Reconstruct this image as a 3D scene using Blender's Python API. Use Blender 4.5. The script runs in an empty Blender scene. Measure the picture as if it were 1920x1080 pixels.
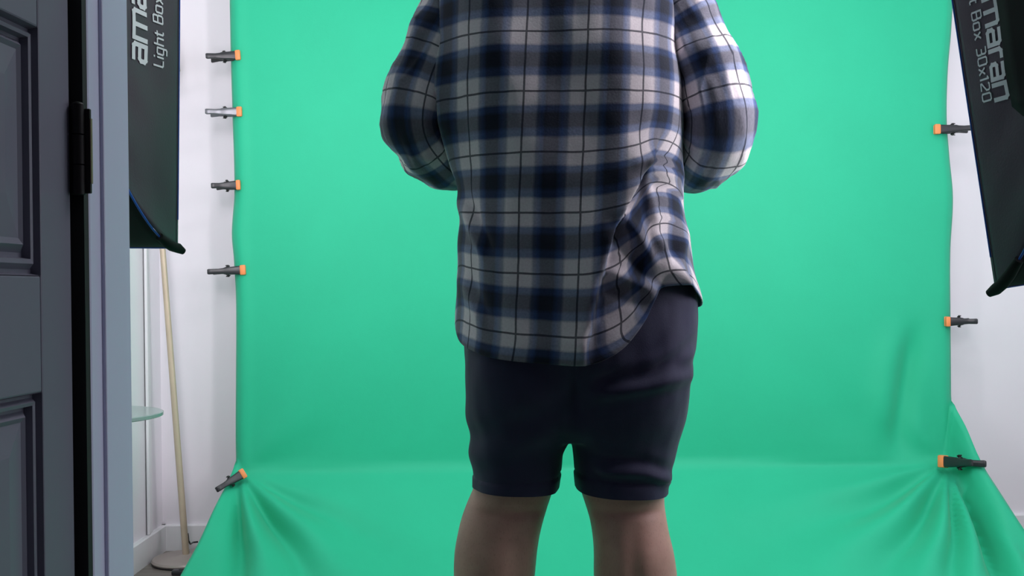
import bpy, bmesh, math, random
from mathutils import Vector, Matrix, noise
random.seed(7)
SC = bpy.context.scene
COL = SC.collection
PI = math.pi

# ---------------------------------------------------------------- camera, world, light, exposure
F = 1900.0; CX = 960.0; CY = 545.0; ROLL = 0.0125; EYE = 0.87
cd = bpy.data.cameras.new('camera'); cam = bpy.data.objects.new('camera', cd); COL.objects.link(cam)
cam.location = (0, 0, EYE); cam.rotation_euler = (PI/2, ROLL, 0)
cd.sensor_fit = 'HORIZONTAL'; cd.sensor_width = 36.0; cd.lens = 36.0*F/1920.0
cd.shift_y = (CY-540.0)/1920.0; cd.clip_start = 0.02
SC.camera = cam
vs = SC.view_settings
vs.view_transform = 'Standard'; vs.look = 'None'; vs.gamma = 1.0; vs.use_curve_mapping = False; vs.exposure = 0.0
wd = bpy.data.worlds.new('world'); SC.world = wd; wd.use_nodes = True
wd.node_tree.nodes['Background'].inputs[0].default_value = (0.72, 0.76, 1.0, 1)
wd.node_tree.nodes['Background'].inputs[1].default_value = 0.042

def area_light(name, loc, direction, sx, sy, power, color, parent=None, spread=PI):
    l = bpy.data.lights.new(name, 'AREA'); l.shape = 'RECTANGLE'; l.size = sx; l.size_y = sy
    l.energy = power; l.color = color; l.spread = spread
    o = bpy.data.objects.new(name, l); COL.objects.link(o)
    o.location = loc; o.rotation_euler = Vector(direction).to_track_quat('-Z', 'Z').to_euler()
    if parent is not None: o.parent = parent
    return o
SOFT_L, SOFT_R, SIDE_FILL, TOP_FILL = 11.5, 15.5, 14.0, 13.0
# added side fill at a made-up window opening, and added overhead fill without fixture
area_light('side_fill_light', (2.02, 1.72, 1.45), (-1, -0.02, -0.12), 0.95, 1.15, SIDE_FILL, (0.90, 0.86, 1.0))
area_light('top_fill_light', (0.75, 1.85, 2.55), (0, 0.05, -1), 1.0, 0.5, TOP_FILL, (1.0, 0.93, 1.0))

def P(px, py, y):
    dx = px-CX; dy = py-CY; c = math.cos(ROLL); s = math.sin(ROLL)
    return Vector(((dx*c-dy*s)*y/F, y, EYE-(dx*s+dy*c)*y/F))

def lerp(a, b, t): return a+(b-a)*t
def sstep(a, b, x):
    t = min(1.0, max(0.0, (x-a)/(b-a))); return t*t*(3-2*t)
def table(tb, x):
    """smooth interpolation in rows (x, v1, v2 ...)"""
    if x <= tb[0][0]: return tb[0][1:]
    if x >= tb[-1][0]: return tb[-1][1:]
    for i in range(len(tb)-1):
        if tb[i][0] <= x <= tb[i+1][0]:
            x0, x1 = tb[i][0], tb[i+1][0]; t = (x-x0)/(x1-x0)
            out = []
            for k in range(1, len(tb[i])):
                p1, p2 = tb[i][k], tb[i+1][k]
                m1 = (p2-p1)/(x1-x0) if i == 0 else (p2-tb[i-1][k])/(x1-tb[i-1][0])
                m2 = (p2-p1)/(x1-x0) if i+2 >= len(tb) else (tb[i+2][k]-p1)/(tb[i+2][0]-x0)
                h = x1-x0
                out.append((2*t**3-3*t**2+1)*p1+(t**3-2*t**2+t)*h*m1+(-2*t**3+3*t**2)*p2+(t**3-t**2)*h*m2)
            return tuple(out)

# ---------------------------------------------------------------- materials
def new_mat(name):
    m = bpy.data.materials.new(name); m.use_nodes = True
    return m, m.node_tree.nodes, m.node_tree.links, m.node_tree.nodes['Principled BSDF']
def mat(name, col, rough=0.6, metal=0.0, var=0.08, scale=30.0, bump=0.0, bscale=200.0, spec=0.5, sheen=0.0, aniso=None, trans=0.0):
    m, N, L, B = new_mat(name)
    tc = N.new('ShaderNodeTexCoord'); nz = N.new('ShaderNodeTexNoise'); nz.inputs['Scale'].default_value = scale
    nz.inputs['Detail'].default_value = 5
    src = tc.outputs['Object']
    if aniso:
        mp = N.new('ShaderNodeMapping'); mp.inputs['Scale'].default_value = aniso; L.new(src, mp.inputs[0]); src = mp.outputs[0]
    L.new(src, nz.inputs['Vector'])
    mx = N.new('ShaderNodeMix'); mx.data_type = 'RGBA'
    mx.inputs['A'].default_value = [c*(1-var) for c in col]+[1]; mx.inputs['B'].default_value = [min(1, c*(1+var)) for c in col]+[1]
    L.new(nz.outputs['Fac'], mx.inputs['Factor']); L.new(mx.outputs['Result'], B.inputs['Base Color'])
    B.inputs['Roughness'].default_value = rough; B.inputs['Metallic'].default_value = metal
    B.inputs['Specular IOR Level'].default_value = spec; B.inputs['Sheen Weight'].default_value = sheen
    B.inputs['Transmission Weight'].default_value = trans
    if bump:
        n2 = N.new('ShaderNodeTexNoise'); n2.inputs['Scale'].default_value = bscale; L.new(src, n2.inputs['Vector'])
        bp = N.new('ShaderNodeBump'); bp.inputs['Strength'].default_value = bump; bp.inputs['Distance'].default_value = 0.002
        L.new(n2.outputs['Fac'], bp.inputs['Height']); L.new(bp.outputs[0], B.inputs['Normal'])
    return m

M = {}
M['wall'] = mat('white wall paint', (0.83, 0.80, 0.845), 0.75, var=0.015, scale=3, bump=0.05)
M['ceiling'] = mat('ceiling paint', (0.8, 0.8, 0.8), 0.85, var=0.02, scale=3)
M['base'] = mat('white gloss trim', (0.80, 0.80, 0.82), 0.35, var=0.02)
M['door'] = mat('grey door paint', (0.20, 0.20, 0.26), 0.42, var=0.03, scale=6, bump=0.04, bscale=60)
M['jamb'] = mat('blue grey frame paint', (0.70, 0.71, 0.92), 0.45, var=0.03, scale=6)
M['gap_shade'] = mat('black gap shade', (0.015, 0.017, 0.017), 0.7, var=0.1)  # black stands in for the shade in the door gap
M['hinge'] = mat('dark bronze hinge', (0.012, 0.010, 0.010), 0.55, 0.3, var=0.3, scale=60)
M['screw'] = mat('worn brass edge', (0.42, 0.30, 0.20), 0.4, 0.8)
M['green'] = mat('green muslin', (0.018, 0.480, 0.265), 0.62, var=0.06, scale=5, bump=0.10, bscale=500, spec=0.35, sheen=0.10)
M['black'] = mat('black nylon', (0.068, 0.042, 0.066), 0.5, var=0.12, scale=12, bump=0.15, bscale=300)
M['skirt'] = mat('black felt', (0.004, 0.004, 0.005), 0.9, var=0.2)
M['plastic'] = mat('black plastic', (0.022, 0.022, 0.026), 0.35, var=0.1)
M['silver'] = mat('silver plastic handle', (0.15, 0.155, 0.17), 0.3, 0.5, var=0.08)
M['orange'] = mat('orange pad', (0.95, 0.28, 0.09), 0.5, var=0.08)
M['blue'] = mat('blue piping', (0.02, 0.12, 0.55), 0.45, var=0.1)
M['ink'] = mat('pale grey print', (0.86, 0.86, 0.90), 0.6, var=0.05)
M['metal'] = mat('black metal tube', (0.03, 0.03, 0.03), 0.4, 0.6)
M['brass'] = mat('satin brass', (0.60, 0.48, 0.36), 0.45, 0.25, var=0.12, scale=25)
M['basedisc'] = mat('taupe lamp base', (0.42, 0.36, 0.33), 0.4, 0.1, var=0.05)
M['shade'] = mat('linen shade', (0.7, 0.65, 0.55), 0.8, var=0.05)
M['navy'] = mat('navy twill', (0.026, 0.026, 0.062), 0.72, var=0.16, scale=22, bump=0.2, bscale=700, spec=0.25, sheen=0.12)
M['hair'] = mat('dark brown hair', (0.03, 0.02, 0.014), 0.5, var=0.3, scale=80)

def skin_mat():
    m, N, L, B = new_mat('skin')
    tc = N.new('ShaderNodeTexCoord'); a = N.new('ShaderNodeTexNoise'); a.inputs['Scale'].default_value = 14; a.inputs['Detail'].default_value = 6
    L.new(tc.outputs['Object'], a.inputs['Vector'])
    r = N.new('ShaderNodeValToRGB'); r.color_ramp.elements[0].color = (0.46, 0.25, 0.20, 1); r.color_ramp.elements[1].color = (0.60, 0.35, 0.28, 1)
    r.color_ramp.elements[0].position = 0.3; r.color_ramp.elements[1].position = 0.7
    L.new(a.outputs['Fac'], r.inputs[0])
    # fine short hairs on the skin
    mp = N.new('ShaderNodeMapping'); mp.inputs['Scale'].default_value = (700, 700, 110); L.new(tc.outputs['Object'], mp.inputs[0])
    h = N.new('ShaderNodeTexNoise'); h.inputs['Scale'].default_value = 1; h.inputs['Detail'].default_value = 2; L.new(mp.outputs[0], h.inputs['Vector'])
    hr = N.new('ShaderNodeValToRGB'); hr.color_ramp.elements[0].position = 0.58; hr.color_ramp.elements[1].position = 0.74
    hr.color_ramp.elements[1].color = (0.28, 0.28, 0.28, 1); L.new(h.outputs['Fac'], hr.inputs[0])
    mx = N.new('ShaderNodeMix'); mx.data_type = 'RGBA'; mx.inputs['B'].default_value = (0.06, 0.035, 0.025, 1)
    L.new(hr.outputs[0], mx.inputs['Factor']); L.new(r.outputs[0], mx.inputs['A']); L.new(mx.outputs['Result'], B.inputs['Base Color'])
    B.inputs['Roughness'].default_value = 0.55
    B.inputs['Subsurface Weight'].default_value = 0.08; B.inputs['Subsurface Radius'].default_value = (0.01, 0.004, 0.002)
    return m
M['skin'] = skin_mat()

def plaid_mat(period=0.105):
    m, N, L, B = new_mat('flannel plaid')
    uv = N.new('ShaderNodeUVMap'); uv.uv_map = 'UVMap'
    wn = N.new('ShaderNodeTexNoise'); wn.inputs['Scale'].default_value = 18; L.new(uv.outputs[0], wn.inputs['Vector'])
    sp = N.new('ShaderNodeSeparateXYZ'); L.new(uv.outputs[0], sp.inputs[0])
    white = (0.68, 0.62, 0.65, 1); blue = (0.035, 0.070, 0.19, 1); dark = (0.009, 0.013, 0.027, 1); slate = (0.13, 0.15, 0.23, 1)
    def band(sock, warm):
        d = N.new('ShaderNodeMath'); d.operation = 'DIVIDE'; d.inputs[1].default_value = period; L.new(sock, d.inputs[0])
        w = N.new('ShaderNodeMath'); w.operation = 'MULTIPLY_ADD'; w.inputs[1].default_value = 0.035; L.new(wn.outputs['Fac'], w.inputs[0]); L.new(d.outputs[0], w.inputs[2])
        f = N.new('ShaderNodeMath'); f.operation = 'FRACT'; L.new(w.outputs[0], f.inputs[0])
        r = N.new('ShaderNodeValToRGB'); e = r.color_ramp.elements
        stops = [(0.0, white), (0.20, white), (0.245, slate if warm else blue), (0.31, blue), (0.37, dark), (0.58, dark), (0.65, blue), (0.73, blue if not warm else slate), (0.775, white), (1.0, white)]
        e[0].position = 0; e[0].color = stops[0][1]; e[1].position = 1; e[1].color = stops[-1][1]
        for p, c in stops[1:-1]:
            q = e.new(p); q.color = c
        L.new(f.outputs[0], r.inputs[0])
        # fine dark line in the middle of the pale band
        g = N.new('ShaderNodeMath'); g.operation = 'PINGPONG'; g.inputs[1].default_value = 0.5; L.new(w.outputs[0], g.inputs[0])
        t = N.new('ShaderNodeMath'); t.operation = 'LESS_THAN'; t.inputs[1].default_value = 0.017; L.new(g.outputs[0], t.inputs[0])
        return r.outputs[0], t.outputs[0]
    cu, lu = band(sp.outputs[0], True); cv, lv = band(sp.outputs[1], False)
    mp_ = N.new('ShaderNodeMix'); mp_.data_type = 'RGBA'; mp_.blend_type = 'MULTIPLY'; mp_.inputs['Factor'].default_value = 1.0
    L.new(cu, mp_.inputs['A']); L.new(cv, mp_.inputs['B'])
    g0 = N.new('ShaderNodeGamma'); g0.inputs['Gamma'].default_value = 0.5; L.new(mp_.outputs['Result'], g0.inputs[0])
    av = N.new('ShaderNodeMix'); av.data_type = 'RGBA'; av.inputs['Factor'].default_value = 0.5; L.new(cu, av.inputs['A']); L.new(cv, av.inputs['B'])
    gmx = N.new('ShaderNodeMix'); gmx.data_type = 'RGBA'; gmx.inputs['Factor'].default_value = 0.31; L.new(g0.outputs[0], gmx.inputs['A']); L.new(av.outputs['Result'], gmx.inputs['B'])
    ml = N.new('ShaderNodeMath'); ml.operation = 'MAXIMUM'; L.new(lu, ml.inputs[0]); L.new(lv, ml.inputs[1])
    mm = N.new('ShaderNodeMath'); mm.operation = 'MULTIPLY'; mm.inputs[1].default_value = 0.82; L.new(ml.outputs[0], mm.inputs[0])
    m2 = N.new('ShaderNodeMix'); m2.data_type = 'RGBA'; m2.inputs['B'].default_value = (0.010, 0.014, 0.028, 1)
    L.new(mm.outputs[0], m2.inputs['Factor']); L.new(gmx.outputs['Result'], m2.inputs['A'])
    # brushed yarn
    fz = N.new('ShaderNodeTexNoise'); fz.inputs['Scale'].default_value = 260; fz.inputs['Detail'].default_value = 3; L.new(uv.outputs[0], fz.inputs['Vector'])
    m3 = N.new('ShaderNodeMix'); m3.data_type = 'RGBA'; m3.blend_type = 'OVERLAY'; m3.inputs['Factor'].default_value = 0.30
    L.new(m2.outputs['Result'], m3.inputs['A']); L.new(fz.outputs['Fac'], m3.inputs['B'])
    L.new(m3.outputs['Result'], B.inputs['Base Color'])
    B.inputs['Roughness'].default_value = 0.85; B.inputs['Specular IOR Level'].default_value = 0.2; B.inputs['Sheen Weight'].default_value = 0.15
    bp = N.new('ShaderNodeBump'); bp.inputs['Strength'].default_value = 0.2; bp.inputs['Distance'].default_value = 0.002
    L.new(fz.outputs['Fac'], bp.inputs['Height']); L.new(bp.outputs[0], B.inputs['Normal'])
    return m
M['plaid'] = plaid_mat()

def floor_mat():
    m, N, L, B = new_mat('grey oak planks')
    tc = N.new('ShaderNodeTexCoord'); br = N.new('ShaderNodeTexBrick')
    br.inputs['Color1'].default_value = (0.20, 0.175, 0.155, 1); br.inputs['Color2'].default_value = (0.27, 0.24, 0.215, 1); br.inputs['Mortar'].default_value = (0.07, 0.06, 0.055, 1)
    br.inputs['Scale'].default_value = 1.0; br.inputs['Brick Width'].default_value = 1.3; br.inputs['Row Height'].default_value = 0.14; br.inputs['Mortar Size'].default_value = 0.003
    L.new(tc.outputs['Object'], br.inputs['Vector'])
    mp = N.new('ShaderNodeMapping'); mp.inputs['Scale'].default_value = (3, 40, 1); L.new(tc.outputs['Object'], mp.inputs[0])
    n = N.new('ShaderNodeTexNoise'); n.inputs['Scale'].default_value = 2; n.inputs['Detail'].default_value = 6; L.new(mp.outputs[0], n.inputs['Vector'])
    mx = N.new('ShaderNodeMix'); mx.data_type = 'RGBA'; mx.blend_type = 'OVERLAY'; mx.inputs['Factor'].default_value = 0.5
    L.new(br.outputs['Color'], mx.inputs['A']); L.new(n.outputs['Fac'], mx.inputs['B']); L.new(mx.outputs['Result'], B.inputs['Base Color'])
    B.inputs['Roughness'].default_value = 0.45
    return m
M['floor'] = floor_mat()
def glass_mat():
    m, N, L, B = new_mat('green tinted frosted glass')
    tc = N.new('ShaderNodeTexCoord'); n = N.new('ShaderNodeTexNoise'); n.inputs['Scale'].default_value = 5; L.new(tc.outputs['Object'], n.inputs['Vector'])
    r = N.new('ShaderNodeValToRGB'); r.color_ramp.elements[0].color = (0.34, 0.43, 0.42, 1); r.color_ramp.elements[1].color = (0.40, 0.50, 0.48, 1)
    L.new(n.outputs['Fac'], r.inputs[0]); L.new(r.outputs[0], B.inputs['Base Color'])
    B.inputs['Transmission Weight'].default_value = 0.35; B.inputs['Roughness'].default_value = 0.2
    return m
M['glass'] = glass_mat()
def emit_mat():
    m, N, L, B = new_mat('lit diffuser cloth')
    tc = N.new('ShaderNodeTexCoord'); n = N.new('ShaderNodeTexNoise'); n.inputs['Scale'].default_value = 40; L.new(tc.outputs['Object'], n.inputs['Vector'])
    B.inputs['Base Color'].default_value = (0.9, 0.9, 0.9, 1); B.inputs['Emission Color'].default_value = (1, 0.98, 0.95, 1); B.inputs['Emission Strength'].default_value = 2.0
    return m
M['diffuser'] = emit_mat()

# ---------------------------------------------------------------- helpers
def link_mesh(name, me, m, parent=None, smooth=True):
    o = bpy.data.objects.new(name, me); COL.objects.link(o)
    if m is not None: me.materials.append(m)
    if smooth:
        for p in me.polygons: p.use_smooth = True
    if parent is not None: o.parent = parent
    return o
def mesh_from(name, verts, faces, m, parent=None, smooth=True):
    me = bpy.data.meshes.new(name); me.from_pydata([tuple(v) for v in verts], [], faces); me.update()
    return link_mesh(name, me, m, parent, smooth)
def bm_obj(name, bm, m, parent=None, smooth=False):
    me = bpy.data.meshes.new(name); bm.normal_update(); bm.to_mesh(me); bm.free()
    return link_mesh(name, me, m, parent, smooth)
def sharp(o, ang=0.6):
    me = o.data
    try: me.set_sharp_from_angle(angle=ang)
    except Exception: pass
    return o
def add_box(bm, x0, x1, y0, y1, z0, z1, bevel=0.0, mtx=None):
    r = bmesh.ops.create_cube(bm, size=1.0)
    vs_ = r['verts']
    for v in vs_:
        v.co = Vector((lerp(x0, x1, v.co.x+0.5), lerp(y0, y1, v.co.y+0.5), lerp(z0, z1, v.co.z+0.5)))
    if bevel:
        es = list({e for v in vs_ for e in v.link_edges})
        rb = bmesh.ops.bevel(bm, geom=es, offset=bevel, segments=2, affect='EDGES', profile=0.5)
        vs_ = list({v for f in rb['faces'] for v in f.verts} | {v for v in vs_ if v.is_valid})
    if mtx is not None:
        for v in vs_: v.co = mtx @ v.co
    return vs_
def box_obj(name, dims, m, parent=None, bevel=0.0):
    bm = bmesh.new(); add_box(bm, *dims, bevel=bevel); return bm_obj(name, bm, m, parent)
def tube_data(path, radii, seg=16, caps=True, squash=1.0, up=None):
    """rings perpendicular to a path; radii single or per-point"""
    pts = [Vector(p) for p in path]; n = len(pts)
    if not hasattr(radii, '__len__'): radii = [radii]*n
    V = []; Fc = []
    t0 = (pts[1]-pts[0]).normalized()
    ref = Vector(up) if up else (Vector((0, 0, 1)) if abs(t0.z) < 0.9 else Vector((1, 0, 0)))
    a = (ref-t0*ref.dot(t0)).normalized()
    for i in range(n):
        t = (pts[min(i+1, n-1)]-pts[max(i-1, 0)]).normalized()
        a = (a-t*a.dot(t)).normalized(); b = t.cross(a)
        for k in range(seg):
            th = 2*PI*k/seg
            V.append(pts[i]+(a*math.cos(th)+b*math.sin(th)*squash)*radii[i])
    for i in range(n-1):
        for k in range(seg):
            k2 = (k+1) % seg
            Fc.append((i*seg+k, i*seg+k2, (i+1)*seg+k2, (i+1)*seg+k))
    if caps:
        Fc.append(tuple(range(seg-1, -1, -1))); Fc.append(tuple((n-1)*seg+k for k in range(seg)))
    return V, Fc
def tube(name, path, radii, m, parent=None, seg=16, squash=1.0):
    V, Fc = tube_data(path, radii, seg, True, squash)
    return sharp(mesh_from(name, V, Fc, m, parent), 0.9)
def lathe(name, prof, m, parent=None, seg=48, loc=(0, 0, 0)):
    V = []; Fc = []
    for r, z in prof:
        for k in range(seg):
            V.append(Vector((r*math.cos(2*PI*k/seg), r*math.sin(2*PI*k/seg), z)))
    for i in range(len(prof)-1):
        for k in range(seg):
            k2 = (k+1) % seg
            Fc.append((i*seg+k, i*seg+k2, (i+1)*seg+k2, (i+1)*seg+k))
    Fc.append(tuple(range(seg-1, -1, -1))); Fc.append(tuple((len(prof)-1)*seg+k for k in range(seg)))
    o = sharp(mesh_from(name, V, Fc, m, parent), 0.7); o.location = loc
    return o
def tag(o, label, cat, group=None, kind=None):
    o['label'] = label; o['category'] = cat
    if group: o['group'] = group
    if kind: o['kind'] = kind
    return o
def thing(name, label, cat, loc, group=None, rot=(0, 0, 0)):
    o = bpy.data.objects.new(name, None); o.empty_display_size = 0.05; COL.objects.link(o)
    o.location = loc; o.rotation_euler = rot
    return tag(o, label, cat, group)
def struct(o, label=None, cat=None):
    o['kind'] = 'structure'
    if label: o['label'] = label; o['category'] = cat
    return o
def evaluated(o):
    dg = bpy.context.evaluated_depsgraph_get(); dg.update()
    return bpy.data.meshes.new_from_object(o.evaluated_get(dg))
def union_mesh(name, pieces, voxel, smooth_it=6):
    """pieces: list of (verts, faces) closed shells -> one continuous skin"""
    V = []; Fc = []
    for v, f in pieces:
        b = len(V); V += [tuple(x) for x in v]; Fc += [tuple(i+b for i in q) for q in f]
    me = bpy.data.meshes.new(name); me.from_pydata(V, [], Fc); me.update()
    bm = bmesh.new(); bm.from_mesh(me); bmesh.ops.recalc_face_normals(bm, faces=bm.faces); bm.to_mesh(me); bm.free()
    o = bpy.data.objects.new(name, me); COL.objects.link(o)
    r = o.modifiers.new('r', 'REMESH'); r.mode = 'VOXEL'; r.voxel_size = voxel
    if smooth_it:
        s = o.modifiers.new('s', 'SMOOTH'); s.iterations = smooth_it; s.factor = 0.5
    res = evaluated(o); res.name = name
    bpy.data.objects.remove(o)
    return res

# ---------------------------------------------------------------- the room shell
WALL_Y = 3.46; LEFT_X = P(305, 985, WALL_Y).x; RIGHT_X = 2.00; CEIL = 2.60
JY0, JY1 = 1.055, 1.165            # doorway wall, hall side / room side
JX = P(167, 400, JY0).x            # left jamb face
DOOR_R = 1.50                      # right jamb face
struct(box_obj('floor', (LEFT_X-1.0, RIGHT_X+0.4, -1.2, WALL_Y+0.12, -0.10, 0.0), M['floor']), 'grey brown wooden plank floor, seen left of the green fabric', 'floor')
struct(box_obj('wall_back', (LEFT_X-0.12, RIGHT_X+0.12, WALL_Y, WALL_Y+0.12, 0, CEIL), M['wall']), 'white wall behind the green backdrop', 'wall')
struct(box_obj('wall_left', (LEFT_X-0.12, LEFT_X, JY1, WALL_Y, 0, CEIL), M['wall']), 'white side wall behind the floor lamp and the door frame', 'wall')
bm = bmesh.new()
wy0, wy1, wz0, wz1 = 1.22, 2.22, 0.85, 2.05  # unseen window opening, added for the side fill
add_box(bm, RIGHT_X, RIGHT_X+0.12, JY1, wy0, 0, CEIL); add_box(bm, RIGHT_X, RIGHT_X+0.12, wy1, WALL_Y, 0, CEIL)
add_box(bm, RIGHT_X, RIGHT_X+0.12, wy0, wy1, 0, wz0); add_box(bm, RIGHT_X, RIGHT_X+0.12, wy0, wy1, wz1, CEIL)
struct(bm_obj('wall_right', bm, M['wall']))
bm = bmesh.new()
for a in ((RIGHT_X-0.015, RIGHT_X+0.13, wy0-0.05, wy0+0.01, wz0-0.05, wz1+0.05), (RIGHT_X-0.015, RIGHT_X+0.13, wy1-0.01, wy1+0.05, wz0-0.05, wz1+0.05),
          (RIGHT_X-0.015, RIGHT_X+0.13, wy0, wy1, wz0-0.05, wz0+0.01), (RIGHT_X-0.015, RIGHT_X+0.13, wy0, wy1, wz1-0.01, wz1+0.05)):
    add_box(bm, *a, bevel=0.004)
struct(bm_obj('added_window', bm, M['base']))  # frame of the added, unseen window opening
struct(box_obj('ceiling', (LEFT_X-0.12, RIGHT_X+0.12, JY0-0.05, WALL_Y+0.12, CEIL, CEIL+0.1), M['ceiling']))
bm = bmesh.new()
add_box(bm, LEFT_X-0.12, JX-0.03, JY0+0.004, JY1, 0, CEIL); add_box(bm, DOOR_R+0.03, RIGHT_X+0.12, JY0+0.004, JY1, 0, CEIL); add_box(bm, JX-0.03, DOOR_R+0.03, JY0+0.004, JY1, 2.09, CEIL)
struct(bm_obj('wall_front', bm, M['wall']))
# baseboards with a small stepped top
def baseboard(name, p0, p1, nrm, label):
    h = 0.088; d = 0.016
    prof = [(0, 0), (d, 0), (d, h-0.004), (d*0.75, h), (0, h)]
    V = [Vector((p[0]+nrm[0]*a, p[1]+nrm[1]*a, z)) for p in (p0, p1) for a, z in prof]; n = len(prof)
    Fc = [(k, (k+1) % n, n+(k+1) % n, n+k) for k in range(n)]+[tuple(range(n-1, -1, -1)), tuple(range(n, 2*n))]
    o = mesh_from(name, V, Fc, M['base'], None, False)
    bmx = bmesh.new(); bmx.from_mesh(o.data); bmesh.ops.recalc_face_normals(bmx, faces=bmx.faces); bmx.to_mesh(o.data); bmx.free()
    return struct(o, label, 'baseboard')
baseboard('baseboard_back', (LEFT_X, WALL_Y), (RIGHT_X, WALL_Y), (0, -1), 'white baseboard along the back wall behind the lamp')
baseboard('baseboard_left', (LEFT_X, JY1), (LEFT_X, WALL_Y), (1, 0), 'white baseboard along the left side wall')
# narrow batten on the left wall just before the corner
b0 = LEFT_X*F/(281-CX); b1 = LEFT_X*F/(296-CX)
bm = bmesh.new(); add_box(bm, LEFT_X, LEFT_X+0.008, 3.30, 3.345, 0.088, CEIL, bevel=0.003); add_box(bm, LEFT_X, LEFT_X+0.014, 3.30, 3.312, 0.088, CEIL, bevel=0.003)
struct(bm_obj('trim_1', bm, M['base']), 'narrow vertical batten on the white side wall beside the corner', 'trim')

# ---------------------------------------------------------------- door frame, door, hinge
bm = bmesh.new()
add_box(bm, JX-0.030, JX, JY0, JY1+0.004, 0, 2.06, bevel=0.003)                # jamb lining, left
add_box(bm, JX-0.004, JX+0.004, JY0+0.030, JY1-0.02, 0, 2.06, bevel=0.002)      # shallow door stop
add_box(bm, DOOR_R, DOOR_R+0.03, JY0, JY1+0.004, 0, 2.06, bevel=0.003)
add_box(bm, JX-0.030, DOOR_R+0.03, JY0, JY1+0.004, 2.06, 2.09, bevel=0.003)
trim2 = struct(bm_obj('trim_2', bm, M['jamb']), 'pale blue grey door frame beside the dark hinge', 'door frame')
# black strip painting in the shade of the gap between leaf and frame
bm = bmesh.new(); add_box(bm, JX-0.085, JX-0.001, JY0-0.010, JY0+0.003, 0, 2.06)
struct(bm_obj('gap_shade_strip', bm, M['gap_shade']), 'black strip standing in for the shadow in the gap beside the grey door', 'gap_shade')

TH = math.radians(4.0)
hp = P(148, 400, JY0-0.020)                       # hinge axis
ddir = Vector((-math.sin(TH), -math.cos(TH), 0)); dn = Vector((math.cos(TH), -math.sin(TH), 0))
face0 = P(133, 400, JY0-0.022); face0.z = 0.0       # hinge side corner of the visible door face
def door_pt(w, d, z): v = face0+ddir*w+dn*d; v.z = z; return v
def on_door(px, py):
    r = P(px, py, 1.0)-Vector((0, 0, EYE)); t = (face0-Vector((0, 0, EYE))).dot(dn)/r.dot(dn)
    q = Vector((0, 0, EYE))+r*t
    return (Vector((q.x, q.y, 0))-face0).dot(ddir), q.z
DW, DH, DT = 0.80, 2.03, 0.036
door = bpy.data.objects.new('door_1', None); COL.objects.link(door)
struct(door, 'grey panelled door standing open at the left edge', 'door')
wA, zA = on_door(67, 50); wB, zB = on_door(76, 517); wC, zC = on_door(83, 735)
st = (wA+wB+wC)/3
panels = [(zB, zA), (0.22, zC)]
bm = bmesh.new()
def dbox(w0, w1, z0, z1, d0=-DT, d1=0.0):
    vs_ = add_box(bm, w0, w1, d0, d1, z0, z1, bevel=0.002)
    for v in vs_:
        v.co = door_pt(v.co.x, v.co.y, v.co.z)
zt = 0.012
dbox(0, st, zt, DH); dbox(DW-st, DW, zt, DH)
dbox(st, DW-st, zt, panels[1][0]); dbox(st, DW-st, panels[1][1], panels[0][0]); dbox(st, DW-st, panels[0][1], DH)
o = bm_obj('door_leaf', bm, M['door'], door)
bmx = bmesh.new(); bmx.from_mesh(o.data); bmesh.ops.recalc_face_normals(bmx, faces=bmx.faces); bmx.to_mesh(o.data); bmx.free()
for (z0, z1) in panels:
    # stepped moulding and raised field: nested rectangles (inset, depth)
    loops = [(0.0, 0.0), (0.0015, -0.009), (0.0040, -0.009), (0.0075, -0.003), (0.0105, -0.004), (0.0115, -0.012), (0.0145, -0.012), (0.0195, -0.006), (0.0235, -0.0085), (0.05, -0.0045)]
    V = []; Fc = []
    for ins, d in loops:
        V += [door_pt(st+ins, d, z0+ins*1.5), door_pt(DW-st-ins, d, z0+ins*1.5), door_pt(DW-st-ins, d, z1-ins*1.1), door_pt(st+ins, d, z1-ins*1.1)]
    for i in range(len(loops)-1):
        for k in range(4):
            k2 = (k+1) % 4; Fc.append((i*4+k, i*4+k2, (i+1)*4+k2, (i+1)*4+k))
    b = (len(loops)-1)*4; Fc.append((b, b+1, b+2, b+3))
    nb = len(V)
    V += [door_pt(st, -DT+0.01, z0), door_pt(DW-st, -DT+0.01, z0), door_pt(DW-st, -DT+0.01, z1), door_pt(st, -DT+0.01, z1)]
    Fc.append((nb+3, nb+2, nb+1, nb))
    for k in range(4): Fc.append((nb+k, nb+(k+1) % 4, (k+1) % 4, k))
    mesh_from('door_panel', V, Fc, M['door'], door, False)
hz0, hz1 = P(150, 366, hp.y).z, P(150, 196, hp.y).z
h = thing('door_hinge', 'dark bronze butt hinge between the grey door and its pale frame', 'hinge', (hp.x, hp.y, hz0))
H_ = hz1-hz0
bm = bmesh.new()
for k in range(3):
    z0 = H_*k/3+0.0006; z1 = H_*(k+1)/3-0.0006
    r = bmesh.ops.create_cone(bm, cap_ends=True, segments=24, radius1=0.0066, radius2=0.0066, depth=z1-z0)
    for v in r['verts']: v.co.z += (z0+z1)/2
r = bmesh.ops.create_uvsphere(bm, u_segments=16, v_segments=8, radius=0.0060)
for v in r['verts']: v.co.z = v.co.z*0.5+H_
o = sharp(bm_obj('knuckle', bm, M['hinge'], h, True), 0.6)
bm = bmesh.new(); add_box(bm, -0.0125, 0.0, -0.002, 0.0035, 0.002, H_-0.004, bevel=0.001)
o = bm_obj('door_plate', bm, M['hinge'], h)
bm = bmesh.new(); add_box(bm, 0.0, 0.0118, 0.001, 0.0055, 0.002, H_-0.004, bevel=0.001)
o = bm_obj('frame_plate', bm, M['hinge'], h)
bm = bmesh.new(); add_box(bm, 0.0118, 0.0128, 0.0012, 0.0050, 0.012, H_-0.014)
o = bm_obj('plate_edge', bm, M['screw'], h); o['label'] = 'worn brass edge of the hinge plate'

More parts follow.
